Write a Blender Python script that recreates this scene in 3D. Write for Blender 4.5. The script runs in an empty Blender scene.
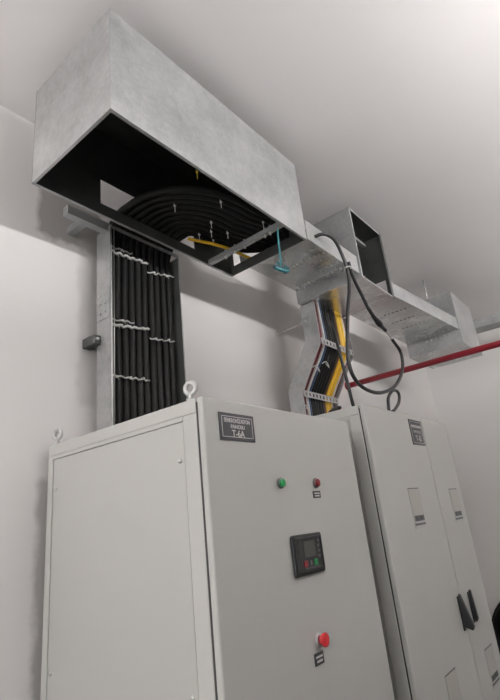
import bpy, bmesh, math, random
from mathutils import Vector, Matrix
random.seed(7)
H = 1.67            # eye height; coordinates below are metres relative to eye level in z
sc = bpy.context.scene
COL = sc.collection

# ------------------------------------------------------------------ materials
def mat(name, col, rough=.5, metal=0., noise=None, bump=None, spec=None, emit=None, coat=None):
    """noise=(scale, amount, detail)  bump=(scale, strength)"""
    m = bpy.data.materials.new(name); m.use_nodes = True
    nt = m.node_tree; N = nt.nodes; L = nt.links
    b = N['Principled BSDF']
    b.inputs['Base Color'].default_value = (*col, 1)
    b.inputs['Roughness'].default_value = rough
    b.inputs['Metallic'].default_value = metal
    if spec is not None: b.inputs['Specular IOR Level'].default_value = spec
    if coat: b.inputs['Coat Weight'].default_value = coat; b.inputs['Coat Roughness'].default_value = .12
    if emit:
        b.inputs['Emission Color'].default_value = (*col, 1); b.inputs['Emission Strength'].default_value = emit
    tc = N.new('ShaderNodeTexCoord')
    if noise:
        n = N.new('ShaderNodeTexNoise'); n.inputs['Scale'].default_value = noise[0]; n.inputs['Detail'].default_value = noise[2]
        L.new(tc.outputs['Object'], n.inputs['Vector'])
        r = N.new('ShaderNodeMapRange'); r.inputs[1].default_value = .3; r.inputs[2].default_value = .7
        r.inputs[3].default_value = 1 - noise[1]; r.inputs[4].default_value = 1 + noise[1]
        L.new(n.outputs['Fac'], r.inputs[0])
        mx = N.new('ShaderNodeMix'); mx.data_type = 'RGBA'; mx.blend_type = 'MULTIPLY'; mx.inputs[0].default_value = 1
        mx.inputs[6].default_value = (*col, 1); L.new(r.outputs[0], mx.inputs[7])
        L.new(mx.outputs[2], b.inputs['Base Color'])
    if bump:
        n2 = N.new('ShaderNodeTexNoise'); n2.inputs['Scale'].default_value = bump[0]; n2.inputs['Detail'].default_value = 4
        L.new(tc.outputs['Object'], n2.inputs['Vector'])
        bp = N.new('ShaderNodeBump'); bp.inputs['Strength'].default_value = bump[1]; bp.inputs['Distance'].default_value = .004
        L.new(n2.outputs['Fac'], bp.inputs['Height']); L.new(bp.outputs['Normal'], b.inputs['Normal'])
    return m

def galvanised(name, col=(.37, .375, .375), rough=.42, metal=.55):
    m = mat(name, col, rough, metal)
    nt = m.node_tree; N = nt.nodes; L = nt.links; b = N['Principled BSDF']; tc = N['Texture Coordinate']
    v = N.new('ShaderNodeTexVoronoi'); v.inputs['Scale'].default_value = 70          # zinc spangle
    L.new(tc.outputs['Object'], v.inputs['Vector'])
    n = N.new('ShaderNodeTexNoise'); n.inputs['Scale'].default_value = 4.5; n.inputs['Detail'].default_value = 6; n.inputs['Roughness'].default_value = .65
    L.new(tc.outputs['Object'], n.inputs['Vector'])
    sx = N.new('ShaderNodeSeparateColor'); L.new(v.outputs['Color'], sx.inputs[0])
    ad = N.new('ShaderNodeMath'); ad.operation = 'MULTIPLY_ADD'; ad.inputs[1].default_value = .10; ad.inputs[2].default_value = .0
    L.new(sx.outputs[0], ad.inputs[0])
    a2 = N.new('ShaderNodeMath'); a2.operation = 'ADD'; L.new(ad.outputs[0], a2.inputs[0]); L.new(n.outputs['Fac'], a2.inputs[1])
    cr = N.new('ShaderNodeValToRGB')
    cr.color_ramp.elements[0].position = .36; cr.color_ramp.elements[0].color = (col[0]*.82, col[1]*.82, col[2]*.82, 1)
    cr.color_ramp.elements[1].position = .78; cr.color_ramp.elements[1].color = (min(1, col[0]*1.3), min(1, col[1]*1.3), min(1, col[2]*1.3), 1)
    L.new(a2.outputs[0], cr.inputs[0]); L.new(cr.outputs[0], b.inputs['Base Color'])
    rr = N.new('ShaderNodeMapRange'); rr.inputs[3].default_value = rough-.08; rr.inputs[4].default_value = rough+.12
    L.new(n.outputs['Fac'], rr.inputs[0]); L.new(rr.outputs[0], b.inputs['Roughness'])
    return m

M = {}
M['cab'] = mat('cabinet_grey_paint', (.50, .498, .475), .38, 0, (1.5, .03, 3), (260, .05), coat=.25)
M['cabside'] = mat('cabinet_panel_paint', (.48, .478, .455), .33, 0, (1.2, .03, 3), (260, .05), coat=.35)
M['gap'] = mat('rubber_seal', (.06, .06, .058), .8)
M['galv'] = galvanised('galvanised_steel')
M['galvin'] = galvanised('shaded_galvanised_steel', (.09, .094, .09), .5, .4)  # darker copy of the steel, shade of inner faces put into the colour
M['galvm'] = galvanised('mirror_galvanised_steel', (.60, .61, .61), .24, .85)
M['galvp'] = galvanised('bright_galvanised_steel', (.44, .445, .445), .36, .6)
M['lit_slot'] = mat('lit_slot_pale', (.72, .70, .66), .45, .3)
M['bolt'] = mat('dull_zinc', (.52, .52, .51), .45, .4)
M['zinc'] = mat('zinc_bolt', (.65, .65, .63), .3, .9)
M['black'] = mat('black_cable_jacket', (.007, .007, .007), .6, 0, (40, .2, 2), spec=.3)
M['blackp'] = mat('black_plastic', (.016, .016, .017), .4)
M['maroon'] = mat('maroon_cable_jacket', (.10, .012, .018), .45)
M['redc'] = mat('dark_red_cable_jacket', (.16, .012, .016), .45)
M['whitec'] = mat('white_cable_jacket', (.62, .60, .58), .5)
M['bluec'] = mat('blue_cable_jacket', (.02, .06, .14), .45)
M['brown'] = mat('brown_cable_jacket', (.12, .055, .02), .5)
M['yellow'] = mat('yellow_cable_jacket', (.70, .42, .02), .45)
M['yelgreen'] = mat('earth_cable_jacket', (.62, .42, .03), .45)
M['tie'] = mat('white_nylon', (.60, .60, .58), .45)
M['teal'] = mat('teal_nylon', (.03, .17, .19), .45)
M['tealdark'] = mat('dark_teal_plastic', (.015, .06, .09), .45)
M['pipe'] = mat('red_pipe_paint', (.27, .010, .022), .4, 0, (6, .08, 3))
M['green'] = mat('green_button', (.005, .22, .055), .3)
M['redb'] = mat('red_button', (.20, .012, .018), .35)
M['estop'] = mat('red_mushroom_button', (.50, .025, .03), .4)
M['plate'] = mat('engraved_plate_dark', (.055, .055, .06), .35, .3)
M['platerim'] = mat('engraved_plate_light', (.58, .56, .56), .5)
M['lcd'] = mat('grey_screen', (.05, .055, .048), .35)
M['lensw'] = mat('pale_meter_glass', (.42, .41, .375), .3)
M['label'] = mat('dark_label_print', (.10, .10, .105), .5)
M['labelw'] = mat('pale_label_strip', (.46, .46, .46), .5)
M['floor'] = mat('grey_screed', (.04, .039, .037), .75, 0, (3, .15, 5), (40, .1))
M['ceil'] = mat('ceiling_plaster', (.80, .775, .77), .9, 0, (.9, .03, 4), (90, .06))
M['frame'] = mat('window_frame_white', (.7, .7, .7), .4)

def wall_mat(name, patches=(), c0=(.785, .76, .75), c1=(.82, .795, .785)):
    m = mat(name, (.80, .775, .77), .9, 0, None, (110, .07))
    nt = m.node_tree; N = nt.nodes; L = nt.links; b = N['Principled BSDF']
    geo = N.new('ShaderNodeNewGeometry'); sp = N.new('ShaderNodeSeparateXYZ')
    n = N.new('ShaderNodeTexNoise'); n.inputs['Scale'].default_value = 14; n.inputs['Detail'].default_value = 6
    L.new(geo.outputs['Position'], n.inputs['Vector'])
    nb = N.new('ShaderNodeTexNoise'); nb.inputs['Scale'].default_value = 1.6; nb.inputs['Detail'].default_value = 3
    L.new(geo.outputs['Position'], nb.inputs['Vector'])
    # wobbled position
    sb = N.new('ShaderNodeVectorMath'); sb.operation = 'SUBTRACT'; sb.inputs[1].default_value = (.5, .5, .5); L.new(n.outputs['Color'], sb.inputs[0])
    scl = N.new('ShaderNodeVectorMath'); scl.operation = 'SCALE'; scl.inputs['Scale'].default_value = .07; L.new(sb.outputs[0], scl.inputs[0])
    ad = N.new('ShaderNodeVectorMath'); L.new(geo.outputs['Position'], ad.inputs[0]); L.new(scl.outputs[0], ad.inputs[1])
    L.new(ad.outputs[0], sp.inputs[0])
    def sstep(sock, lo, hi, soft=.014):
        out = None
        for e, s in ((lo, 1), (hi, -1)):
            r = N.new('ShaderNodeMapRange'); r.inputs[1].default_value = e - soft; r.inputs[2].default_value = e + soft
            r.inputs[3].default_value = 0 if s > 0 else 1; r.inputs[4].default_value = 1 if s > 0 else 0
            L.new(sock, r.inputs[0])
            if out is None: out = r.outputs[0]
            else:
                k = N.new('ShaderNodeMath'); k.operation = 'MULTIPLY'; L.new(out, k.inputs[0]); L.new(r.outputs[0], k.inputs[1]); out = k.outputs[0]
        return out
    mix = N.new('ShaderNodeMix'); mix.data_type = 'RGBA'
    mix.inputs[6].default_value = (*c0, 1); mix.inputs[7].default_value = (*c1, 1)
    L.new(nb.outputs['Fac'], mix.inputs[0]); cur = mix.outputs[2]
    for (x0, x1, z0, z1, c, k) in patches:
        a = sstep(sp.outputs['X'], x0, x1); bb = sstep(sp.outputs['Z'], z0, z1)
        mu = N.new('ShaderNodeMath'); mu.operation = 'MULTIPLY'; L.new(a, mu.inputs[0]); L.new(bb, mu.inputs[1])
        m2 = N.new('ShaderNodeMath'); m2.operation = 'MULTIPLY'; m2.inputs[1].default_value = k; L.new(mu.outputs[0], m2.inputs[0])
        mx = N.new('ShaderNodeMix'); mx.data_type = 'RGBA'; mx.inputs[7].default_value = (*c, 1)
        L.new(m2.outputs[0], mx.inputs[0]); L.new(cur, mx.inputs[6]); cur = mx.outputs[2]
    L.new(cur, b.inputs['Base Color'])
    return m
# bare patch of unpainted plaster under the box, unpainted strip beside the cabinet with shadow in its colour
M['wall'] = wall_mat('wall_paint', (), (.81, .80, .78), (.845, .835, .815))
M['walld'] = mat('grey_wall_paint', (.13, .125, .12), .85, 0, (1.2, .05, 3))
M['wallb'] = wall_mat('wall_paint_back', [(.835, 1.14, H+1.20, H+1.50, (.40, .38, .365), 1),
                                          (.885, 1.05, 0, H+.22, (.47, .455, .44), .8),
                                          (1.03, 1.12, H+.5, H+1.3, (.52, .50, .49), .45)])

# ------------------------------------------------------------------ mesh helpers
class MB:
    """collects shapes (z relative to eye level) into one mesh object"""
    def __init__(s): s.bm = bmesh.new(); s.mats = []
    def _mi(s, m):
        if m not in s.mats: s.mats.append(m)
        return s.mats.index(m)
    def _merge(s, t, m, smooth=False):
        i = s._mi(m); vm = {}
        for v in t.verts: vm[v] = s.bm.verts.new(v.co)
        for f in t.faces:
            try: nf = s.bm.faces.new([vm[v] for v in f.verts])
            except ValueError: continue
            nf.material_index = i; nf.smooth = smooth
        t.free(); return s
    def box(s, x0, x1, y0, y1, z0, z1, m, bev=0, seg=2):
        t = bmesh.new(); bmesh.ops.create_cube(t, size=1)
        for v in t.verts: v.co = Vector(((x0+x1)/2 + v.co.x*(x1-x0), (y0+y1)/2 + v.co.y*(y1-y0), (z0+z1)/2 + v.co.z*(z1-z0)))
        if bev: bmesh.ops.bevel(t, geom=list(t.edges), offset=bev, segments=seg, affect='EDGES', profile=.5)
        return s._merge(t, m)
    def prism(s, pts, axis, a0, a1, m, bev=0):
        """extrude polygon along axis 0/1/2; pts are the two other coordinates in order"""
        def mk(p, a): q = list(p); q.insert(axis, a); return q
        t = bmesh.new(); A = [t.verts.new(mk(p, a0)) for p in pts]; B = [t.verts.new(mk(p, a1)) for p in pts]
        n = len(pts); t.faces.new(A); t.faces.new(B[::-1])
        for i in range(n): t.faces.new((A[i], B[i], B[(i+1) % n], A[(i+1) % n]))
        bmesh.ops.recalc_face_normals(t, faces=t.faces)
        if bev: bmesh.ops.bevel(t, geom=list(t.edges), offset=bev, segments=2, affect='EDGES', profile=.5)
        return s._merge(t, m)
    def cyl(s, c, axis, r, h, m, seg=24, r2=None, bev=0):
        t = bmesh.new(); bmesh.ops.create_cone(t, cap_ends=True, segments=seg, radius1=r, radius2=r if r2 is None else r2, depth=h)
        if bev: bmesh.ops.bevel(t, geom=[e for e in t.edges if len(e.link_faces) == 2 and any(len(f.verts) > 4 for f in e.link_faces)], offset=bev, segments=3, affect='EDGES', profile=.5)
        d = Vector(axis).normalized(); Q = Vector((0, 0, 1)).rotation_difference(d).to_matrix()
        for v in t.verts: v.co = Q @ v.co + Vector(c)
        return s._merge(t, m, True)
    def torus(s, c, axis, R, r, m, a0=0, a1=2*math.pi, n=40, k=10):
        d = Vector(axis).normalized(); Q = Vector((0, 0, 1)).rotation_difference(d).to_matrix()
        full = abs(a1-a0) >= 2*math.pi-1e-4
        P = [Vector(c) + Q @ Vector((R*math.cos(a0+(a1-a0)*i/n), R*math.sin(a0+(a1-a0)*i/n), 0)) for i in range(n if full else n+1)]
        return s.tube(P, r, m, k, closed=full)
    def tube(s, P, r, m, k=10, closed=False):
        t = bmesh.new(); P = [Vector(p) for p in P]; n = len(P); rings = []; up = None
        for i in range(n):
            if closed: d = (P[(i+1) % n]-P[i-1])
            else: d = P[min(i+1, n-1)]-P[max(i-1, 0)]
            d.normalize()
            if up is None: up = d.orthogonal().normalized()
            else: up = (up - d*up.dot(d)).normalized()
            b = d.cross(up); rr = r(i/(n-1)) if callable(r) else r
            rings.append([t.verts.new(P[i] + (up*math.cos(2*math.pi*j/k)+b*math.sin(2*math.pi*j/k))*rr) for j in range(k)])
        for i in range(n if closed else n-1):
            A, B = rings[i], rings[(i+1) % n]
            off = 0
            if closed and i == n-1:
                off = min(range(k), key=lambda o: (A[0].co-B[o].co).length)
            for j in range(k): t.faces.new((A[j], A[(j+1) % k], B[(j+1+off) % k], B[(j+off) % k]))
        if not closed: t.faces.new(rings[0][::-1]); t.faces.new(rings[-1])
        bmesh.ops.recalc_face_normals(t, faces=t.faces)
        return s._merge(t, m, True)
    def text(s, txt, size, c, m, wide=1.0, ext=.0006):
        """lettering on a surface facing -Y, centred on c"""
        cu = bpy.data.curves.new('lettering', 'FONT'); cu.body = txt; cu.size = size; cu.align_x = 'CENTER'; cu.align_y = 'CENTER'; cu.extrude = ext
        cu.offset = size*.012
        o = bpy.data.objects.new('lettering', cu); COL.objects.link(o)
        dg = bpy.context.evaluated_depsgraph_get(); dg.update(); me = bpy.data.meshes.new_from_object(o.evaluated_get(dg))
        t = bmesh.new(); t.from_mesh(me)
        for v in t.verts: v.co = Vector((c[0]+v.co.x*wide, c[1]-v.co.z, c[2]+v.co.y))
        s._merge(t, m); bpy.data.objects.remove(o); bpy.data.curves.remove(cu); bpy.data.meshes.remove(me)
        return s
    def perforated(s, x0, x1, y0, y1, z, th, rows, m, ylo=None, yhi=None, pitch=.028, slot=.016, wid=.009, hole=None):
        """sheet with rows of slots across its width; hole=(x0,x1,y0,y1) is a big cut-out"""
        xs = {x0, x1}; ys = {y0, y1}; ylo = y0+.045 if ylo is None else ylo; yhi = y1-.045 if yhi is None else yhi
        for r in rows: xs |= {r-wid/2, r+wid/2}
        sl = []; y = ylo
        while y+slot < yhi: sl.append((y, y+slot)); ys |= {y, y+slot}; y += pitch
        if hole: xs |= set(hole[:2]); ys |= set(hole[2:])
        xs = sorted(xs); ys = sorted(ys); t = bmesh.new(); vv = {}
        def V(a, b):
            if (a, b) not in vv: vv[(a, b)] = t.verts.new((a, b, z))
            return vv[(a, b)]
        for i in range(len(xs)-1):
            for j in range(len(ys)-1):
                cx, cy = (xs[i]+xs[i+1])/2, (ys[j]+ys[j+1])/2
                if any(abs(cx-r) < wid/2 for r in rows) and any(a < cy < b for a, b in sl): continue
                if hole and hole[0] < cx < hole[1] and hole[2] < cy < hole[3]: continue
                t.faces.new((V(xs[i], ys[j]), V(xs[i+1], ys[j]), V(xs[i+1], ys[j+1]), V(xs[i], ys[j+1])))
        bmesh.ops.recalc_face_normals(t, faces=t.faces)
        bmesh.ops.solidify(t, geom=list(t.faces), thickness=th)
        return s._merge(t, m)
    def build(s, name, parent=None, label=None, cat=None, group=None, kind=None, absolute=False):
        me = bpy.data.meshes.new(name)
        co = [v.co for v in s.bm.verts]
        c = Vector(((min(v.x for v in co)+max(v.x for v in co))/2, (min(v.y for v in co)+max(v.y for v in co))/2, min(v.z for v in co)))
        for v in s.bm.verts: v.co -= c
        bmesh.ops.recalc_face_normals(s.bm, faces=s.bm.faces)
        s.bm.to_mesh(me); s.bm.free()
        for m in s.mats: me.materials.append(M[m])
        o = bpy.data.objects.new(name, me); COL.objects.link(o)
        w = c + Vector((0, 0, 0 if absolute else H)); o['_w'] = list(w)
        if parent is not None:
            o.parent = parent; o.location = w - Vector(parent['_w'])
        else: o.location = w
        tag(o, label, cat, group, kind); return o

def tag(o, label=None, cat=None, group=None, kind=None):
    if label: o['label'] = label
    if cat: o['category'] = cat
    if group: o['group'] = group
    if kind: o['kind'] = kind
def thing(name, label, cat, loc, group=None):
    o = bpy.data.objects.new(name, None); COL.objects.link(o); w = Vector((loc[0], loc[1], loc[2]+H))
    o.location = w; o['_w'] = list(w); o.empty_display_size = .1; tag(o, label, cat, group); return o
def smooth(P, n=8):
    """Catmull-Rom through the points"""
    P = [Vector(p) for p in P]; Q = [P[0]*2-P[1]] + P + [P[-1]*2-P[-2]]; out = []
    for i in range(1, len(Q)-2):
        p0, p1, p2, p3 = Q[i-1], Q[i], Q[i+1], Q[i+2]
        for k in range(n):
            t = k/n
            out.append(.5*((2*p1)+(p2-p0)*t+(2*p0-5*p1+4*p2-p3)*t*t+(3*p1-p0-3*p2+p3)*t**3))
    out.append(P[-1]); return out

# ------------------------------------------------------------------ room
WY = 1.662; RX = 5.31; LX = -2.3; FY = -3.2; ZC = 1.735
def struct(name, mb, absolute=False): return mb.build(name, kind='structure', absolute=absolute)
struct('floor', MB().box(LX-.1, RX+.1, FY-.1, WY+.1, -H-.1, -H, 'floor'))
struct('ceiling', MB().box(LX-.1, RX+.1, FY-.1, WY+.1, ZC, ZC+.12, 'ceil'))
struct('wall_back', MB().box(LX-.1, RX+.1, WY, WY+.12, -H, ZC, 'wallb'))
struct('wall_right', MB().box(RX, RX+.12, FY, WY, -H, ZC, 'wall'))
# wall opposite the cabinets, with an unseen wide window added for light
fx0, fx1, fz0, fz1 = -1.2, 2.4, -.6, 1.25
wl = MB(); wl.box(LX-.1, fx0, FY-.12, FY, -H, ZC, 'walld').box(fx1, RX+.1, FY-.12, FY, -H, ZC, 'walld').box(fx0, fx1, FY-.12, FY, -H, fz0, 'walld').box(fx0, fx1, FY-.12, FY, fz1, ZC, 'walld'); struct('wall_front', wl)
wf = MB()
for a, b, c, d in ((fx0, fx1, fz0, fz0+.06), (fx0, fx1, fz1-.06, fz1), (fx0, fx0+.06, fz0, fz1), (fx1-.06, fx1, fz0, fz1), ((fx0+fx1)/2-.03, (fx0+fx1)/2+.03, fz0, fz1)):
    wf.box(a, b, FY-.08, FY-.03, c, d, 'frame')
struct('unseen_window_2', wf)
# left wall with an unseen window opening placed for light from the left
wy0, wy1, wz0, wz1 = -.9, 1.5, -.4, 1.35
wl = MB(); wl.box(LX-.12, LX, FY, wy0, -H, ZC, 'wall').box(LX-.12, LX, wy1, WY, -H, ZC, 'wall')
wl.box(LX-.12, LX, wy0, wy1, -H, wz0, 'wall').box(LX-.12, LX, wy0, wy1, wz1, ZC, 'wall'); struct('wall_left', wl)
wf = MB()
for a, b, c, d in ((wy0, wy1, wz0, wz0+.06), (wy0, wy1, wz1-.06, wz1), (wy0, wy0+.06, wz0, wz1), (wy1-.06, wy1, wz0, wz1), ((wy0+wy1)/2-.03, (wy0+wy1)/2+.03, wz0, wz1)):
    wf.box(LX-.08, LX-.03, a, b, c, d, 'frame')
struct('unseen_window_1', wf)

# ------------------------------------------------------------------ cabinets
def eye_bolt(parent, x, y, z, R=.016, r=.0072, m='bolt', axis=(1, .25, 0)):
    b = MB(); b.cyl((x, y, z+.004), (0, 0, 1), .013, .008, m); b.cyl((x, y, z+.014), (0, 0, 1), .007, .02, m)
    b.torus((x, y, z+.022+R), axis, R, r, m); return b.build('eye_bolt', parent)

def cabinet(name, label, x0, x1, ztop, yfront, yback):
    t = thing(name, label, 'electrical cabinet', ((x0+x1)/2, (yfront+yback)/2, -H))
    yf = yfront+.026
    fr = .052; zs0, zs1 = -H+.16, ztop-.05
    b = MB()
    # welded carcass: top, bottom, back, right wall, left frame around the recessed side panel
    b.box(x0, x1, yf, yback, ztop-.04, ztop, 'cab', .004)
    b.box(x0, x1, yf, yback, -H+.1, -H+.15, 'cab', .003)
    b.box(x0, x1, yback-.015, yback, -H+.15, ztop-.04, 'cab')
    b.box(x1-.02, x1, yf, yback-.015, -H+.15, ztop-.04, 'cab', .003)
    b.box(x0, x0+.05, yf, yf+fr, -H+.15, ztop-.04, 'cab', .003)
    b.box(x0, x0+.05, yback-.03, yback-.015, -H+.15, ztop-.04, 'cab')
    b.box(x0, x0+.03, yf+fr, yback-.03, ztop-.052, ztop-.04, 'cab')
    b.box(x0+.05, x1-.02, yf+.001, yf+.02, -H+.15, ztop-.04, 'gap')
    b.build('body', t)
    MB().box(x0+.02, x1-.02, yf+.03, yback-.03, -H, -H+.1, 'gap').build('plinth', t)
    sp = MB().box(x0+.003, x0+.006, yf+fr+.003, yback-.031, -H+.15, ztop-.053, 'cabside', .001).build('side_panel', t)
    for y, z in ((yf+fr+.02, ztop-.155), (yback-.05, ztop-.155), (yf+fr+.02, ztop-.69), (yback-.05, ztop-.69)):
        MB().cyl((x0+.002, y, z), (1, 0, 0), .006, .006, 'zinc', 12).build('screw', sp)
    MB().box(x0+.002, x1-.004, yf-.005, yf, -H+.155, ztop-.012, 'gap').build('door_seal', t)
    return t, yf

def nameplate(parent, x0, x1, z0, z1, y, lines, label):
    b = MB(); w = x1-x0; h = z1-z0; cx = (x0+x1)/2
    b.box(x0, x1, y-.003, y, z0, z1, 'plate', .0008)
    i = .009
    for a in ((x0+i, x1-i, z1-i-.0018, z1-i), (x0+i, x1-i, z0+i, z0+i+.0018), (x0+i, x0+i+.0022, z0+i, z1-i), (x1-i-.0022, x1-i, z0+i, z1-i)):
        b.box(a[0], a[1], y-.0036, y-.0028, a[2], a[3], 'platerim')
    for txt, size, fz, wide in lines: b.text(txt, size, (cx, y-.0034, z0+h*fz), 'platerim', wide)
    return b.build('nameplate', parent, label=label)

# --- front cabinet
CX0, CX1, CY0, CY1, T1 = .901, 1.693, .869, 1.630, .328
c1, yf = cabinet('switchboard_cabinet', 'front pale grey steel cabinet with green and red buttons and small black screen', CX0, CX1, T1, CY0, CY1)
eye_bolt(c1, .922, 1.612, T1); eye_bolt(c1, .922, .93, T1)
DY = CY0
door = MB().box(CX0, CX1, DY, yf-.005, -H+.15, T1, 'cab', .006, 3).build('door', c1)
nameplate(door, .958, 1.106, .215, .291, DY, [('SENKRONİZASYON', .0165, .72, .74), ('PANOSU', .015, .50, 1.0), ('T-6A', .025, .25, 1.0)], 'dark engraved plate reading T-6A')
def pushbutton(x, z, m, label):
    b = MB(); b.cyl((x, DY-.002, z), (0, 1, 0), .0155, .005, 'label'); b.cyl((x, DY-.009, z), (0, 1, 0), .0125, .008, m, bev=.003)
    return b.build('push_button', door, label=label)
pushbutton(1.205, .101, 'green', 'green push button'); pushbutton(1.399, .100, 'redb', 'dark red push button')
def tagplate(x, z, w, h):
    b = MB(); b.box(x-w/2, x+w/2, DY-.002, DY, z-h/2, z+h/2, 'plate', .0005)
    b.box(x-w*.36, x+w*.36, DY-.0026, DY-.0018, z+h*.08, z+h*.24, 'platerim'); b.box(x-w*.3, x+w*.3, DY-.0026, DY-.0018, z-h*.28, z-h*.1, 'platerim')
    return b.build('label_plate', door, label='small dark label plate')
tagplate(1.396, .064, .044, .022); tagplate(1.288, -.369, .046, .030)
# emergency stop
b = MB(); b.cyl((1.298, DY-.002, -.325), (0, 1, 0), .017, .004, 'labelw', 28); b.cyl((1.298, DY-.008, -.325), (0, 1, 0), .011, .012, 'redb')
b.cyl((1.298, DY-.019, -.325), (0, 1, 0), .0195, .013, 'estop', 28, r2=.0150, bev=.004); b.build('emergency_stop', door, label='red mushroom emergency stop button')
# generator controller
x0, x1, z0, z1 = 1.216, 1.372, -.158, -.047
ctl = MB(); ctl.box(x0, x1, DY-.012, DY, z0, z1, 'blackp', .006, 3)
for a in ((x0+.008, x1-.008, z1-.014, z1-.008), (x0+.008, x1-.008, z0+.008, z0+.014), (x0+.008, x0+.014, z0+.008, z1-.008), (x1-.014, x1-.008, z0+.008, z1-.008)):
    ctl.box(a[0], a[1], DY-.0155, DY-.011, a[2], a[3], 'blackp', .0015)
ctl.box(x0+.045, x1-.03, DY-.0128, DY-.0115, z0+.017, z0+.0195, 'label')
ctl = ctl.build('controller', c1, label='black control unit with small screen')
MB().box(x0+.048, x0+.108, DY-.0135, DY-.0115, z0+.048, z1-.020, 'lcd', .0005).build('screen', ctl)
def key(x, z, m, w=.008, h=.0045): MB().box(x-w, x+w, DY-.0145, DY-.0115, z-h, z+h, m, .001).build('button', ctl)
key(x0+.050, z0+.031, 'redb', .010, .0085); key(x0+.104, z0+.031, 'green', .009, .0085); key(x0+.077, z0+.031, 'label', .005, .006)
for k in range(4): key(x1-.030, z1-.022-.0145*k, 'label', .006, .0035)

# --- rear cabinet
DX0, DXS, DX1, T2 = 1.882, 2.533, 2.913, .423
c2, yf2 = cabinet('switchboard_cabinet', 'taller grey two-door cabinet behind the front one, with black handles', DX0, DX1, T2, .880, 1.648)
D2 = .880
dl = MB().box(DX0, DXS-.002, D2, yf2-.005, -H+.15, T2, 'cab', .005, 3).build('door', c2)
dr = MB().box(DXS+.002, DX1, D2, yf2-.005, -H+.15, T2, 'cab', .005, 3).build('door', c2)
nameplate(dl, 2.350, 2.512, .275, .401, D2, [('SENKRONİZASYON', .0175, .73, .78), ('PANOSU', .019, .52, 1.15), ('T-5', .038, .25, 1.25)], 'dark engraved plate reading T-5')
def meter_slot(parent, x0, x1, z0, z1):
    b = MB(); b.box(x0, x1, D2-.0015, D2, z0, z1, 'lensw', .0004)
    h = z1-z0
    b.box(x0, x1, D2-.0022, D2-.001, z1-.004, z1, 'label'); b.box(x0, x0+.003, D2-.0022, D2-.001, z0+h*.3, z1, 'labelw'); b.box(x1-.003, x1, D2-.0022, D2-.001, z0+h*.3, z1, 'labelw')
    b.box(x0+.012, x1-.004, D2-.0022, D2-.001, z0+h*.17, z0+h*.31, 'label'); b.box(x0+.006, x1, D2-.0022, D2-.001, z0+h*.07, z0+h*.125, 'label')
    b.box(x0+.03, x0+.045, D2-.003, D2-.002, z0+h*.2, z0+h*.29, 'blackp'); b.box(x0+.07, x0+.10, D2-.003, D2-.002, z0+h*.21, z0+h*.28, 'blackp')
    b.box(x0+.006, x1, D2-.0022, D2-.001, z0+h*.125, z0+h*.17, 'labelw'); b.box(x0+.006, x1, D2-.0022, D2-.001, z0, z0+h*.07, 'labelw')
    return b.build('breaker_window', parent, label='pale window with dark lower strip')
meter_slot(dl, 2.170, 2.295, -.098, .073); meter_slot(dr, 2.712, 2.835, -.106, .061)
meter_slot(dl, 2.157, 2.283, -.83, -.641); meter_slot(dr, 2.690, 2.815, -.835, -.674)
def handle(parent, x, z0, z1, flare):
    b = MB(); y = D2
    b.box(x-.013, x+.013, y-.006, y, z0-.004, z1-.01, 'blackp', .002)
    # lever: slim at the top hinge, standing off and broad at the bottom grip
    t = [(y-.008, z1), (y-.016, z1-.004), (y-.020-.028*flare, z0+.012), (y-.012-.028*flare, z0-.002), (y-.004, z0+.012)]
    b.prism([(a, c) for a, c in t], 0, x-.010, x+.010, 'blackp', .003)
    b.cyl((x, y-.004, (z0+z1)/2), (0, 1, 0), .006, .008, 'zinc', 14)
    return b.build('handle', parent, label='black lever handle')
handle(dl, 2.492, -.548, -.402, 1.0); handle(dr, 2.645, -.545, -.408, .1)
# black lifting ring on top
b = MB(); b.cyl((2.26, .93, T2+.004), (0, 0, 1), .013, .008, 'blackp')
b.tube(smooth([(2.26, .93, T2), (2.268, .93, T2+.04), (2.29, .93, T2+.09), (2.36, .93, T2+.135), (2.42, .93, T2+.14), (2.435, .93, T2+.115), (2.405, .93, T2+.075), (2.34, .93, T2+.035), (2.30, .93, T2+.02)]), .008, 'blackp')
b.build('lifting_ring', c2, label='black lifting ring')

# ------------------------------------------------------------------ trunking boxes at the ceiling
X0, X1, Y0, Y1, Z0, Z1 = .682, 1.758, .949, 1.415, 1.211, 1.6385
th = .002
tb = thing('trunking_box', 'large galvanised steel box under the ceiling, open below, full of black cables', 'cable trunking', ((X0+X1)/2, (Y0+Y1)/2, Z0))
MB().box(X0, X1, Y0, Y0+th, Z0, Z1, 'galv', .0006).build('front_panel', tb)
MB().box(X0, X0+th, Y0+th, Y1-th, Z0, Z1, 'galvp', .0006).build('end_panel', tb)
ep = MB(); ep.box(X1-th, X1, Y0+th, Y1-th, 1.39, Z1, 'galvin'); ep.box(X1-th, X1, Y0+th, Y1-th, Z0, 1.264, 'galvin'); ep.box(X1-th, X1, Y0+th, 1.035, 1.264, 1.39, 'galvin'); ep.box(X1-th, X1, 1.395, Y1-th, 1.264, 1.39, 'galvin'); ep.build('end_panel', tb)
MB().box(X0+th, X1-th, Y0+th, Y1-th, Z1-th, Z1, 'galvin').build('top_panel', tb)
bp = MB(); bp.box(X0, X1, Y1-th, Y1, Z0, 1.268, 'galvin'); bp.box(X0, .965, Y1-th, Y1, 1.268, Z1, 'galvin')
bp.box(.965, 1.49, Y1-th, Y1, 1.385, Z1, 'galvin'); bp.box(1.49, X1, Y1-th, Y1, 1.268, Z1, 'galvin'); bp.build('back_panel', tb)
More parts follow.
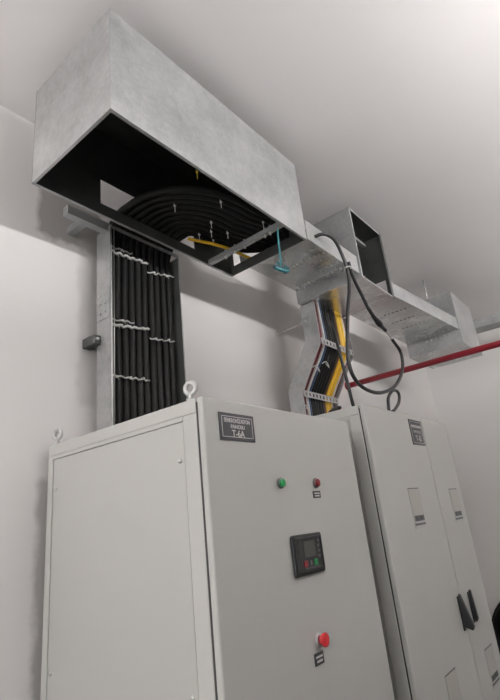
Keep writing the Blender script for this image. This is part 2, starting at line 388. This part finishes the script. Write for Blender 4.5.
bp = MB(); bp.box(X0, X1, Y1, Y1+.001, Z0, 1.268, 'galvp'); bp.box(X0, .965, Y1, Y1+.001, 1.268, Z1, 'galvp'); bp.box(.965, 1.49, Y1, Y1+.001, 1.385, Z1, 'galvp'); bp.box(1.49, X1, Y1, Y1+.001, 1.268, Z1, 'galvp'); bp.build('bounce_sheet', tb, label='bright sheet added behind the back to bounce light')  # added sheet, bounces light into the gap behind the box
fl = MB(); fl.box(X0, X1, Y0, Y0+.012, Z0-th, Z0, 'galvp'); fl.box(X0, X0+.010, Y0+.012, Y1-.010, Z0-th, Z0, 'galvp'); fl.box(X0, X1, Y1-.010, Y1+.002, Z0-th, Z0, 'galv'); fl.build('bottom_lip', tb)
rg = MB(); rg.box(1.570, 1.594, Y0+.012, Y1-.012, Z0, Z0+.003, 'galv'); rg.box(1.570, 1.573, Y0+.012, Y1-.012, Z0+.003, Z0+.022, 'galv'); rg.box(1.591, 1.594, Y0+.012, Y1-.012, Z0+.003, Z0+.022, 'galv')
rg = rg.build('cross_channel', tb)
for y in (1.03, 1.06, 1.18, 1.24, 1.30):
    b = MB(); b.cyl((1.583, y, Z0+.012), (0, 0, 1), .004, .05, 'zinc', 10); b.cyl((1.583, y, Z0-.003), (0, 0, 1), .008, .006, 'zinc', 6); b.build('bolt', rg)
# hangers to the ceiling slab
for x in (.95, 1.5):
    b = MB(); b.cyl((x, 1.18, (Z1+ZC)/2), (0, 0, 1), .005, ZC-Z1, 'zinc', 10); b.build('hanger_rod', tb)

# second box on the tray run, front cover missing
BX0, BX1 = 2.280, 2.705; BY0, BY1 = .935, 1.360; BZ = 1.187
t2 = thing('trunking_box', 'mid-sized galvanised box with open front above the bent tray', 'cable trunking', ((BX0+BX1)/2, (BY0+BY1)/2, BZ))
MB().prism([(BY0, BZ), (BY1, BZ), (BY1, 1.282), (1.06, 1.282), (1.06, 1.44), (BY1, 1.44), (BY1, Z1), (BY0, Z1)], 0, BX0, BX0+th, 'galv').build('side_panel', t2)
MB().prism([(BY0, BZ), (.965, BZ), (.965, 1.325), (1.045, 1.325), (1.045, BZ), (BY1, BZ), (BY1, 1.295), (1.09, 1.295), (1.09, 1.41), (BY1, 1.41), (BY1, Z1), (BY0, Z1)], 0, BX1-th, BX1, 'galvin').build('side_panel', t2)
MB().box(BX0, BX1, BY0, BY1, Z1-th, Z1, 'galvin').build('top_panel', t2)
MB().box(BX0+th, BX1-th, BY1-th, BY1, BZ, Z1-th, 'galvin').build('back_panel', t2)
MB().box(BX0+th, BX1, BY0, 1.270, BZ, BZ+th, 'galvm').build('bottom_panel', t2)
MB().box(BX0+th, 2.314, 1.270, BY1-th, BZ, BZ+th, 'galv').build('bottom_strip', t2)
b = MB(); b.box(BX1-.030, BX1, BY0-.002, BY0, BZ, Z1, 'galvin'); b.box(BX0, BX0+.012, BY0-.002, BY0, BZ, Z1, 'galvp'); b.box(BX0+.012, BX1-.03, BY0-.002, BY0, Z1-.012, Z1, 'galvp'); b.box(BX0+.012, BX1-.03, BY0-.002, BY0, BZ, BZ+.010, 'galvp')
b.build('front_flange', t2)
MB().box(BX0+.05, BX1-.06, 1.02, 1.045, Z1-.075, Z1-.055, 'galv').build('inner_bar', t2)
for x in (2.4, 2.62): MB().cyl((x, 1.2, (Z1+ZC)/2), (0, 0, 1), .005, ZC-Z1, 'zinc', 10).build('hanger_rod', t2)

# third box at the far end of the tray, hanging lower
EX0, EX1, EY0, EY1, EZ0, EZ1 = 3.700, 4.215, .845, 1.265, 1.095, 1.520
t3 = thing('trunking_box', 'galvanised box hanging at the far end of the tray', 'cable trunking', ((EX0+EX1)/2, (EY0+EY1)/2, EZ0))
MB().box(EX0, EX1, EY0, EY0+th, EZ0, EZ1, 'galvp', .0005).build('front_panel', t3)
MB().prism([(EY0+th, EZ0), (EY1, EZ0), (EY1, 1.297), (1.09, 1.297), (1.09, 1.41), (EY1, 1.41), (EY1, EZ1), (EY0+th, EZ1)], 0, EX0, EX0+th, 'galv').build('side_panel', t3)
MB().box(EX1-th, EX1, EY0+th, EY1, EZ0, EZ1, 'galv').build('side_panel', t3)
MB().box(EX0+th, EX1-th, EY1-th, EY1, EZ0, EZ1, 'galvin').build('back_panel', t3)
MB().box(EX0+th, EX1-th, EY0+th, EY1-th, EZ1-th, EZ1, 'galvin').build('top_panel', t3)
MB().box(EX0+th, EX1-th, EY0+th, EY1-th, EZ0, EZ0+th, 'galvm').build('bottom_panel', t3)
for k in range(6): MB().cyl((EX0-.002, .93+.035*k, 1.185), (1, 0, 0), .007, .005, 'zinc', 8).build('bolt', t3)
for x in (3.8, 4.1): MB().cyl((x, 1.05, (EZ1+ZC)/2), (0, 0, 1), .005, ZC-EZ1, 'zinc', 10).build('hanger_rod', t3)

# ------------------------------------------------------------------ horizontal cable tray
TX0, TY0, TY1, TZ = X1+.003, .947, 1.352, 1.268
tr = thing('cable_tray', 'short tray bridge between the large box and the open-fronted box', 'cable tray', ((TX0+BX0)/2, (TY0+TY1)/2, Z0))
b = MB(); b.perforated(TX0, BX0-.003, TY0, TY1, TZ, .002, [], 'galvm'); b.build('bottom_plate', tr)
for rx, ya, yb in ((2.012, 1.0, 1.20), (2.240, 1.0, 1.325)):
    k = 0
    while ya+.026*k < yb:
        y = ya+.026*k; k += 1
        MB().box(rx-.008, rx+.008, y, y+.013, TZ-.007, TZ-.002, 'lit_slot', .002).build('lit_slot', tr)  # pale raised tabs stand in for slots with light showing through
b = MB(); b.box(TX0, BX0-.003, TY0-.002, TY0, Z0+.002, 1.318, 'galvp'); b.box(TX0, BX0-.003, TY0, TY0+.014, 1.316, 1.318, 'galvp'); b.build('side_rail', tr)
MB().box(TX0, BX0-.003, TY1, TY1+.002, TZ-.002, 1.318, 'galv').build('side_rail', tr)

tr2 = thing('cable_tray', 'long perforated tray between the open-fronted box and the far box', 'cable tray', ((BX1+EX0)/2, 1.1, 1.205))
def flare(mb):
    for v in mb.bm.verts: v.co.y -= .080*(v.co.x-BX1)/(EX0-BX1)*max(0, min(1, (1.255-v.co.y)/.32))
    return mb
b = MB(); b.perforated(BX1+.002, EX0-.003, BY0, 1.255, 1.205, .002, [2.95, 3.13, 3.30, 3.47, 3.62], 'galvm', .975, 1.235, .027, .014, .014); flare(b).build('bottom_plate', tr2)
b = MB(); b.box(BX1+.002, EX0-.003, BY0-.002, BY0, 1.205, 1.298, 'galv'); b.box(BX1+.002, EX0-.003, BY0, BY0+.014, 1.296, 1.298, 'galvp'); flare(b).build('side_rail', tr2)
MB().box(BX1+.002, EX0-.003, 1.255, 1.257, 1.205, 1.298, 'galv').build('side_rail', tr2)

# branch towards the room
br = thing('cable_tray', 'galvanised trunking beyond the far box, running towards the viewer', 'cable tray', (4.5, 0, 1.38))
BRZ0, BRZ1 = 1.400, 1.480
MB().box(4.43, 4.60, -1.9, 1.05, BRZ0, BRZ0+.003, 'galv').build('bottom_plate', br)
MB().box(4.43, 4.433, -1.9, .90, BRZ0+.003, BRZ1, 'galv').build('side_rail', br); MB().box(4.597, 4.60, -1.9, 1.05, BRZ0+.003, BRZ1, 'galv').build('side_rail', br)
MB().box(4.433, 4.597, -1.9, 1.05, BRZ1-.003, BRZ1, 'galv').build('cover', br)
MB().box(4.217, 4.43, .90, 1.05, BRZ0, BRZ1, 'galv').build('connecting_piece', br)
for y in (.5, -.8): MB().cyl((4.51, y, (BRZ1+ZC)/2), (0, 0, 1), .005, ZC-BRZ1, 'zinc', 10).build('hanger_rod', br)

# ------------------------------------------------------------------ left vertical cable tray on the wall
VX0, VX1, VY0, VY1, VT = 1.081, 1.478, 1.515, 1.612, 1.262
vt = thing('vertical_cable_tray', 'tall left galvanised wall tray filled with black cables', 'cable tray', ((VX0+VX1)/2, 1.56, T1))
b = MB(); b.box(VX0, VX0+.002, VY0, VY1, T1+.004, VT, 'galvp', .0006); b.box(VX0, VX0+.008, VY0, VY0+.002, T1+.004, VT, 'galvp'); lr = b.build('side_rail', vt)
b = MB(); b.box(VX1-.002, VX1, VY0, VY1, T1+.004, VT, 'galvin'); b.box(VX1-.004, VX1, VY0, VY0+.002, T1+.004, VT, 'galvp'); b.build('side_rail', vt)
MB().box(VX0+.0, VX1, VY0-.004, VY0+.010, VT, VT+.010, 'galvp', .002).build('top_rung', vt)
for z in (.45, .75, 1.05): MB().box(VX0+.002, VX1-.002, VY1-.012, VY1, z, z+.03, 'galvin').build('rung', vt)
MB().tube([(VX0+.016, VY0+.004, T1+.02), (VX0+.018, VY0+.002, .8), (VX0+.02, VY0, VT-.002)], .0022, 'zinc', 6).build('lip_rod', vt)
b = MB(); b.box(VX0-.004, VX0-.001, VY0+.008, VY1-.005, .84, .98, 'galvp', .001)
for z in (.87, .91, .95):
    for y in (VY0+.03, VY1-.03): b.cyl((VX0-.006, y, z), (1, 0, 0), .006, .006, 'zinc', 10)
b.build('splice_plate', vt)
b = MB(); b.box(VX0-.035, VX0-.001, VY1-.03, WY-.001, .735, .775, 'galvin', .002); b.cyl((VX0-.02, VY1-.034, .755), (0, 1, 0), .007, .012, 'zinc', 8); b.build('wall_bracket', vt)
# short channel bracket beside the tray head
b = MB(); sx0, sx1, sy0, sz0, sz1 = .885, VX0-.004, 1.520, 1.240, 1.280
b.box(sx0, sx1, sy0, sy0+.035, sz0, sz0+.003, 'galv'); b.box(sx0, sx1, sy0, sy0+.003, sz0+.003, sz1, 'galvp'); b.box(sx0, sx0+.003, sy0+.003, sy0+.035, sz0+.003, sz1, 'galv'); b.box(sx0+.08, sx0+.11, sy0+.003, WY-.001, sz0+.005, sz1-.003, 'galv')
b.build('channel_bracket', label='short galvanised channel bracket on the wall beside the tall tray head', cat='bracket')

ORD = ['leftmost', 'second from left', 'third from left', 'fourth from left', 'fifth from left', 'sixth from left', 'seventh from left', 'eighth from left', 'ninth from left', 'rightmost']
for i in range(10):
    x = 1.110+.0365*i
    rx_, ry_ = 1.50-x, .355-.034*i
    P = [(x, 1.565, T1+.001), (x+random.uniform(-.003, .003), 1.563, .55), (x+random.uniform(-.004, .004), 1.563, .85), (x, 1.56, 1.10)]
    P = smooth(P, 5)
    for k in range(1, 9):                                   # bend forward through the cut-out
        a = k/8*math.pi/2; P.append(Vector((x, 1.56-.105*(1-math.cos(a)), 1.225+.105*math.sin(a))))
    for k in range(1, 15):                                  # flat bend to the right
        a = k/14*math.pi/2; P.append(Vector((1.50-rx_*math.cos(a), 1.425-ry_*math.sin(a), 1.330+.004*math.sin(a*3))))
    y1 = 1.425-ry_; ye = 1.12+.033*(i % 4); ze = 1.318+.034*(i//4)
    P += smooth([(1.54, y1, 1.328), (1.74, min(y1, 1.328-.033*(9-i)), 1.326), (1.90, (min(y1, 1.328-.033*(9-i))+ye)/2, (1.326+ze)/2), (2.06, ye, ze), (2.6, ye, ze), (3.3, ye, ze), (3.85, ye, ze)], 5)
    MB().tube(P, .0165, 'black', 10).build('power_cable', label=f'{ORD[i]} of the ten thick black cables rising in the tall wall tray', cat='cable', group='black power cables')

# earth cable in the box
MB().tube(smooth([(1.44, 1.405, 1.300), (1.475, 1.375, 1.288), (1.54, 1.34, 1.282), (1.62, 1.318, 1.280), (1.70, 1.315, 1.284), (1.80, 1.31, 1.287), (1.95, 1.30, 1.29), (2.2, 1.30, 1.29)]), .008, 'yellow', 10).build('earth_cable', label='thin yellow cable curving through the large ceiling box', cat='cable')

# cable ties across the cables
def tie(x0, x1, z0, z1, r, seed, label, heads=2):
    rnd = random.Random(seed); P = []; n = int((x1-x0)/.009)
    for i in range(n+1):
        x = x0+(x1-x0)*i/n; ph = ((x-1.110)/.0365) % 1.0; bump = math.cos(2*math.pi*ph)
        P.append((x, 1.5405-.005*bump, z0+(z1-z0)*i/n+rnd.uniform(-.0025, .0025)+.0012*bump))
    b = MB(); b.tube(P, r, 'tie', 6)
    for k in range(heads):
        p = P[int((k+.5)/heads*n)]; b.box(p[0]-.005, p[0]+.005, p[1]-.007, p[1]+.002, p[2]-.005, p[2]+.005, 'tie', .001)
        b.tube([p, (p[0]+.005, p[1]-.008, p[2]-.007), (p[0]+.008, p[1]-.007, p[2]-.013)], .0014, 'tie', 5)
    return b.build('cable_tie', label=label, cat='cable tie', group='white ties on the tall tray')
tie(1.105, 1.215, 1.185, 1.190, .0032, 1, 'short upper white tie at the top left of the tall tray cables', 1)
tie(1.105, 1.300, 1.160, 1.172, .0058, 2, 'thick white tie across the left cables near the tall tray top', 3)
tie(1.300, 1.465, 1.128, 1.160, .0032, 3, 'thin white tie across the right cables near the tall tray top', 2)
tie(1.105, 1.215, .842, .852, .0034, 4, 'short white tie above the thick middle one in the tall tray', 1)
tie(1.105, 1.295, .815, .842, .0058, 5, 'thick white tie across the left cables halfway up the tall tray', 3)
tie(1.300, 1.44, .800, .815, .0032, 6, 'thin white tie across the right cables halfway up the tall tray', 2)
tie(1.095, 1.29, .600, .606, .0036, 7, 'lowest white tie across the left cables of the tall tray', 3)
# tie tails hanging from the bend in the box
for k, (x, y, lab) in enumerate([(1.153, 1.05, 'pale yellowish tie tail near the front left inside the large box'), (1.231, 1.265, 'white tie tail hanging at the left of the cable bend'),
        (1.358, 1.113, 'white tie tail hanging at the front of the cable bend'), (1.435, 1.245, 'white tie tail in the middle of the cable bend'),
        (1.463, 1.351, 'white tie tail at the back of the cable bend, left of two'), (1.488, 1.296, 'white tie tail just right of the middle of the cable bend'),
        (1.551, 1.343, 'white tie tail at the back just left of the cross channel'), (1.556, 1.253, 'upright white tie tail beside the cross channel'), (1.676, 1.27, 'white tie tail right of the cross channel'), (1.615, 1.083, 'white tie tail at the front end of the cross channel')]):
    b = MB(); b.tube([(x-.004, y, 1.316), (x, y, 1.306), (x+.002, y+.002, 1.292), (x+.001, y+.001, 1.276)], .0018, 'tie' if k else 'yelgreen', 6); b.box(x-.004, x+.004, y-.004, y+.004, 1.302, 1.310, 'tie' if k else 'yelgreen', .001)
    b.build('cable_tie', label=lab, cat='cable tie', group='tie tails in the large box')

# teal strap hanging from the cross channel
b = MB(); b.tube(smooth([(1.575, .985, 1.207), (1.565, .985, 1.13), (1.558, .985, 1.0)]), .0028, 'teal', 6); b.tube(smooth([(1.580, .987, 1.207), (1.574, .987, 1.13), (1.571, .987, 1.0)]), .0028, 'teal', 6)
st = thing('hanging_strap', 'teal plastic strap with a small bundle dangling from the large box', 'strap', (1.583, .985, 1.0)); b.build('strap', st)
b = MB(); b.tube(smooth([(1.5156, .985, 0.9860), (1.5396, .975, 0.9810), (1.5696, .97, 0.9840), (1.5960, .975, 1.0000)]), .008, 'teal', 8)
b.tube(smooth([(1.5096, .99, 0.9930), (1.5276, .98, 0.9880), (1.5456, .985, 0.9960)]), .007, 'tealdark', 8); b.tube(smooth([(1.5816, .985, 0.9880), (1.6020, .98, 1.0000), (1.6116, .985, 1.0180)]), .0075, 'tealdark', 8)
b.tube(smooth([(1.5336, .98, 0.9880), (1.5252, .98, 1.0080), (1.5396, .98, 1.0180), (1.5516, .98, 0.9930)]), .003, 'teal', 6); b.tube(smooth([(1.5696, .98, 0.9880), (1.5816, .975, 1.0180), (1.5936, .98, 0.9880)]), .003, 'teal', 6); b.build('bundle', st)

# ------------------------------------------------------------------ right vertical tray (offset bend) with coloured cables
LX0, LX1 = 2.318, 2.718
vt2 = thing('vertical_cable_tray', 'bent galvanised tray dropping to the rear cabinet with coloured cables', 'cable tray', ((LX0+LX1)/2, 1.4, T2))
prof = [(1.275, 1.186), (1.275, .925), (1.44, .665), (1.44, T2+.003), (1.535, T2+.003), (1.535, .70), (1.37, .96), (1.37, 1.186)]
b = MB(); b.prism(prof, 0, LX0, LX0+.002, 'galvp'); b.build('side_rail', vt2)
b = MB(); b.prism(prof, 0, LX1-.002, LX1, 'galvp'); b.build('side_rail', vt2)
for x0 in (LX0, LX1-.006):
    MB().prism([(1.275, 1.186), (1.275, .925), (1.44, .665), (1.44, T2+.003), (1.438, T2+.003), (1.438, .664), (1.273, .924), (1.273, 1.186)], 0, x0, x0+.006, 'galvp').build('front_lip', vt2)
def rung(z, y):
    t = bmesh.new(); b = MB(); xs = [LX0+.004]; k = 0; x = LX0+.022
    while x < LX1-.03: xs += [x, x+.016]; x += .038
    xs.append(LX1-.004); zs = [z, z+.009, z+.028, z+.038]; vv = {}
    def V(i, j):
        if (i, j) not in vv: vv[(i, j)] = t.verts.new((xs[i], y, zs[j]))
        return vv[(i, j)]
    for i in range(len(xs)-1):
        for j in range(3):
            if i % 2 == 1 and j == 1: continue
            t.faces.new((V(i, j), V(i+1, j), V(i+1, j+1), V(i, j+1)))
    bmesh.ops.recalc_face_normals(t, faces=t.faces); bmesh.ops.solidify(t, geom=list(t.faces), thickness=.003)
    b._merge(t, 'galvp'); return b.build('rung', vt2)
rung(.915, 1.268); rung(.645, 1.434)
b = MB(); b.tube([(2.33, 1.375, 1.078), (2.46, WY-.002, 1.135)], .005, 'zinc', 8); b.cyl((2.33, 1.378, 1.078), (0, 1, 0), .012, .010, 'zinc', 6); b.cyl((2.46, WY-.004, 1.135), (0, 1, 0), .012, .008, 'zinc', 8); b.build('threaded_rod', vt2)
b = MB(); b.box(2.312, 2.317, 1.32, 1.376, 1.05, 1.105, 'galv', .001); b.cyl((2.309, 1.345, 1.078), (1, 0, 0), .009, .008, 'zinc', 6); b.build('clamp', vt2)
cols = [(2.312, .013, 'redc', 0, 'dark red cable at the left edge of the bent tray'), (2.338, .012, 'maroon', .004, 'maroon cable second from left in the bent tray'),
        (2.361, .008, 'whitec', -.006, 'slim white cable beside the maroon one in the bent tray'), (2.384, .012, 'bluec', 0, 'dark blue cable in the bent tray'),
        (2.411, .013, 'black', .004, 'black cable next to the dark blue one in the bent tray'), (2.440, .014, 'black', -.004, 'second black cable right of the dark blue one in the bent tray'),
        (2.470, .014, 'black', .003, 'third black cable right of the dark blue one in the bent tray'), (2.500, .014, 'black', -.003, 'fourth black cable right of the dark blue one in the bent tray'),
        (2.530, .013, 'black', .004, 'fifth black cable, just left of the brown one in the bent tray'), (2.555, .009, 'brown', .002, 'thin brown cable beside the yellow cables in the bent tray'),
        (2.586, .016, 'yellow', -.008, 'left one of the two thick yellow cables in the bent tray'), (2.620, .016, 'yellow', -.008, 'right one of the two thick yellow cables in the bent tray'),
        (2.647, .008, 'whitec', -.004, 'slim white cable right of the yellow cables in the bent tray'), (2.668, .011, 'maroon', .006, 'maroon cable at the right edge of the bent tray')]
for i, (x, r, m, dy, lab) in enumerate(cols):
    x += .028; j = random.uniform(-.001, .001); zt = 1.36; dy *= .4
    P = smooth([(x, 1.30+dy, zt), (x+j, 1.283+r+dy, 1.10), (x, 1.283+r+dy, .95), (x+j, 1.318+r+dy, .875), (x-j, 1.412+r+dy, .735), (x, 1.449+r+dy, .66), (x, 1.452+r+dy, .56), (x, 1.46+r+dy, T2+.001)], 6)
    MB().tube(P, r, m, 10).build('control_cable', label=lab, cat='cable', group='coloured cables in the bent tray')
for k, (x0, x1, y, z, lab) in enumerate([(2.33, 2.40, 1.357, .80, 'white tie on the maroon cables at the tray bend'), (2.42, 2.49, 1.340, .835, 'white tie on the black cables at the tray bend'), (2.32, 2.37, 1.455, .585, 'white tie under the lower rung of the bent tray')]):
    b = MB(); b.tube(smooth([(x0, y, z), (x0+(x1-x0)*.4, y-.012, z+.012), (x1, y-.004, z-.008)]), .003, 'tie', 6); b.tube([(x0+.02, y-.01, z), (x0+.035, y-.025, z-.03)], .002, 'tie', 5); b.build('cable_tie', label=lab, cat='cable tie', group='white ties in the bent tray')

# ------------------------------------------------------------------ loose black cables
b = thing('hanging_cable', 'black cable looping down from the tray in front of the rear cabinet top', 'cable', (2.2, .9, .49))
P = [(1.835, .962, 1.256), (1.845, .915, 1.258), (1.885, .90, 1.262), (1.945, .895, 1.248), (2.000, .895, 1.175), (2.018, .895, 1.10), (1.995, .895, 1.00), (1.935, .895, .873), (1.88, .895, .726), (1.85, .895, .62), (1.873, .895, .542), (1.965, .895, .503), (2.123, .895, .507), (2.319, .895, .569), (2.462, .895, .676), (2.498, .895, .78), (2.411, .895, .843)]
MB().tube(smooth(P), .0085, 'blackp', 10).build('cable', b)
MB().tube(smooth([(2.411, .895, .843), (2.35, .895, .877)]), .0055, 'zinc', 10).build('connector', b, label='bright connector pin')
MB().tube(smooth([(2.35, .895, .877), (2.31, .895, .888), (2.275, .894, .899), (2.228, .895, .922), (2.177, .895, .958)]), lambda t: .009+.007*math.exp(-((t-.5)/.2)**2), 'blackp', 12).build('plug', b, label='black cable plug')
MB().tube(smooth([(2.177, .895, .958), (2.132, .895, 1.014), (2.08, .893, 1.068), (2.043, .888, 1.112), (2.02, .882, 1.16)]), .0085, 'blackp', 10).build('cable', b)
bb = MB(); bb.torus((2.016, .892, 1.125), (0, .2, 1), .016, .0035, 'tie'); bb.tube([(2.028, .88, 1.125), (2.06, .86, 1.13)], .002, 'tie', 5); bb.build('tie_wrap', b)
MB().tube(smooth([(2.42, 1.25, 1.12), (2.32, 1.20, 1.04), (2.14, 1.09, .90), (2.105, 1.06, .78), (2.105, 1.05, .66), (2.125, 1.05, .53), (2.150, 1.06, .45), (2.12, 1.10, T2+.012), (2.02, 1.12, T2+.02), (1.95, 1.06, T2+.022), (1.90, 1.00, T2+.012)]), .0085, 'blackp', 10).build('hanging_cable', label='thin black cable falling in front of the bent tray onto the rear cabinet', cat='cable')

# ------------------------------------------------------------------ red pipe
rp = thing('sprinkler_pipe', 'red painted pipe coming out of the back wall under the tray', 'pipe', (3.325, 0, 0.91))
MB().tube([(3.325, WY-.001, 0.91), (3.325, .2, 0.91), (3.325, -2.6, 0.91)], .021, 'pipe', 20).build('pipe', rp)
b = MB(); b.cyl((3.325, WY-.006, 0.91), (0, 1, 0), .034, .010, 'pipe', 28, bev=.002); b.build('wall_flange', rp)

# ------------------------------------------------------------------ coil of black cable leaning on the end wall
co = MB()
for k, (dx, R) in enumerate([(-.09, .40), (-.09, .35), (-.045, .42), (-.045, .37), (0, .40), (0, .35)]):
    co.torus((5.13+dx, 1.13, -H+.455), (1, 0, .05), R, .026, 'black', n=48, k=10)
co.build('cable_coil', label='coil of thick black cable leaning on the end wall behind the rear cabinet', cat='cable coil')

# ------------------------------------------------------------------ added uplights, out of view, to brighten ceiling and walls
PEND = [(-1.3, .45, 52, 'added white twin tube uplight hanging near the window'), (2.4, -1.7, 165, 'added white twin tube uplight hanging to the right behind the viewer'),
        (1.2, -1.2, 225, 'added white twin tube uplight hanging just behind the viewer'), (4.0, -1.25, 110, 'added white twin tube uplight hanging near the end wall'), (.6, -2.4, 5, 'added white twin tube uplight hanging near the opposite wall')]
for lx, ly, power, lab in PEND:
    hw = .19 if lx == 2.4 else .26  # housing width chosen to block the tubes' downward light
    lm = thing('added_uplight', lab, 'lamp', (lx, ly, ZC-.45))
    MB().box(lx-.62, lx+.62, ly-hw, ly+hw, ZC-.45, ZC-.43, 'frame', .006).build('housing', lm)
    tm = 'tube%g' % power
    if tm not in M: M[tm] = mat('added_lamp_tube', (1., .978, .965), .5, emit=power)
    for d in (-.05, .05): MB().cyl((lx, ly+d, ZC-.40), (1, 0, 0), .014, 1.2, tm, 16).build('tube', lm)
    for d in (-.4, .4): MB().cyl((lx+d, ly, ZC-.215), (0, 0, 1), .004, .43, 'zinc', 8).build('hanger_rod', lm)

for o in bpy.data.objects:
    if '_w' in o: del o['_w']

# ------------------------------------------------------------------ light
w = bpy.data.worlds.new('sky'); sc.world = w; w.use_nodes = True
bg = w.node_tree.nodes['Background']; bg.inputs[0].default_value = (.80, .88, 1, 1); bg.inputs[1].default_value = .15
def area(name, loc, rot, sx, sy, power, col):
    l = bpy.data.lights.new(name, 'AREA'); l.shape = 'RECTANGLE'; l.size = sx; l.size_y = sy; l.energy = power; l.color = col
    o = bpy.data.objects.new(name, l); COL.objects.link(o); o.location = loc; o.rotation_euler = rot; return o
area('unseen_window_light', (LX-.14, (wy0+wy1)/2, H+(wz0+wz1)/2), (0, -math.pi/2, 0), wz1-wz0, wy1-wy0, 68, (1, .985, .97))  # daylight for the unseen left window

area('unseen_window_light', ((fx0+fx1)/2, FY-.14, H+(fz0+fz1)/2), (math.pi/2, 0, 0), fx1-fx0, fz1-fz0, 1.5, (1, .985, .97))  # weak fill for the added wide window

# ------------------------------------------------------------------ camera
cam = bpy.data.cameras.new('camera'); co_ = bpy.data.objects.new('camera', cam); COL.objects.link(co_)
r = Vector((0.6347248, -0.76582036, -0.10316785)); u = Vector((-0.19604397, -0.28872968, 0.93712429)); wv = Vector((0.74745648, 0.57459059, 0.33339835))
m = Matrix((r, u, -wv)).transposed().to_4x4(); m.translation = Vector((0, 0, H)); co_.matrix_world = m
cam.sensor_fit = 'VERTICAL'; cam.sensor_height = 24; cam.sensor_width = 24*5/7; cam.lens = 24*486.32/700; cam.clip_start = .02
sc.camera = co_
vs = sc.view_settings; vs.view_transform = 'Standard'; vs.look = 'None'; vs.gamma = 1; vs.exposure = 0; vs.use_curve_mapping = False
sc.cycles.use_denoising = True; sc.cycles.max_bounces = 10; sc.cycles.diffuse_bounces = 6
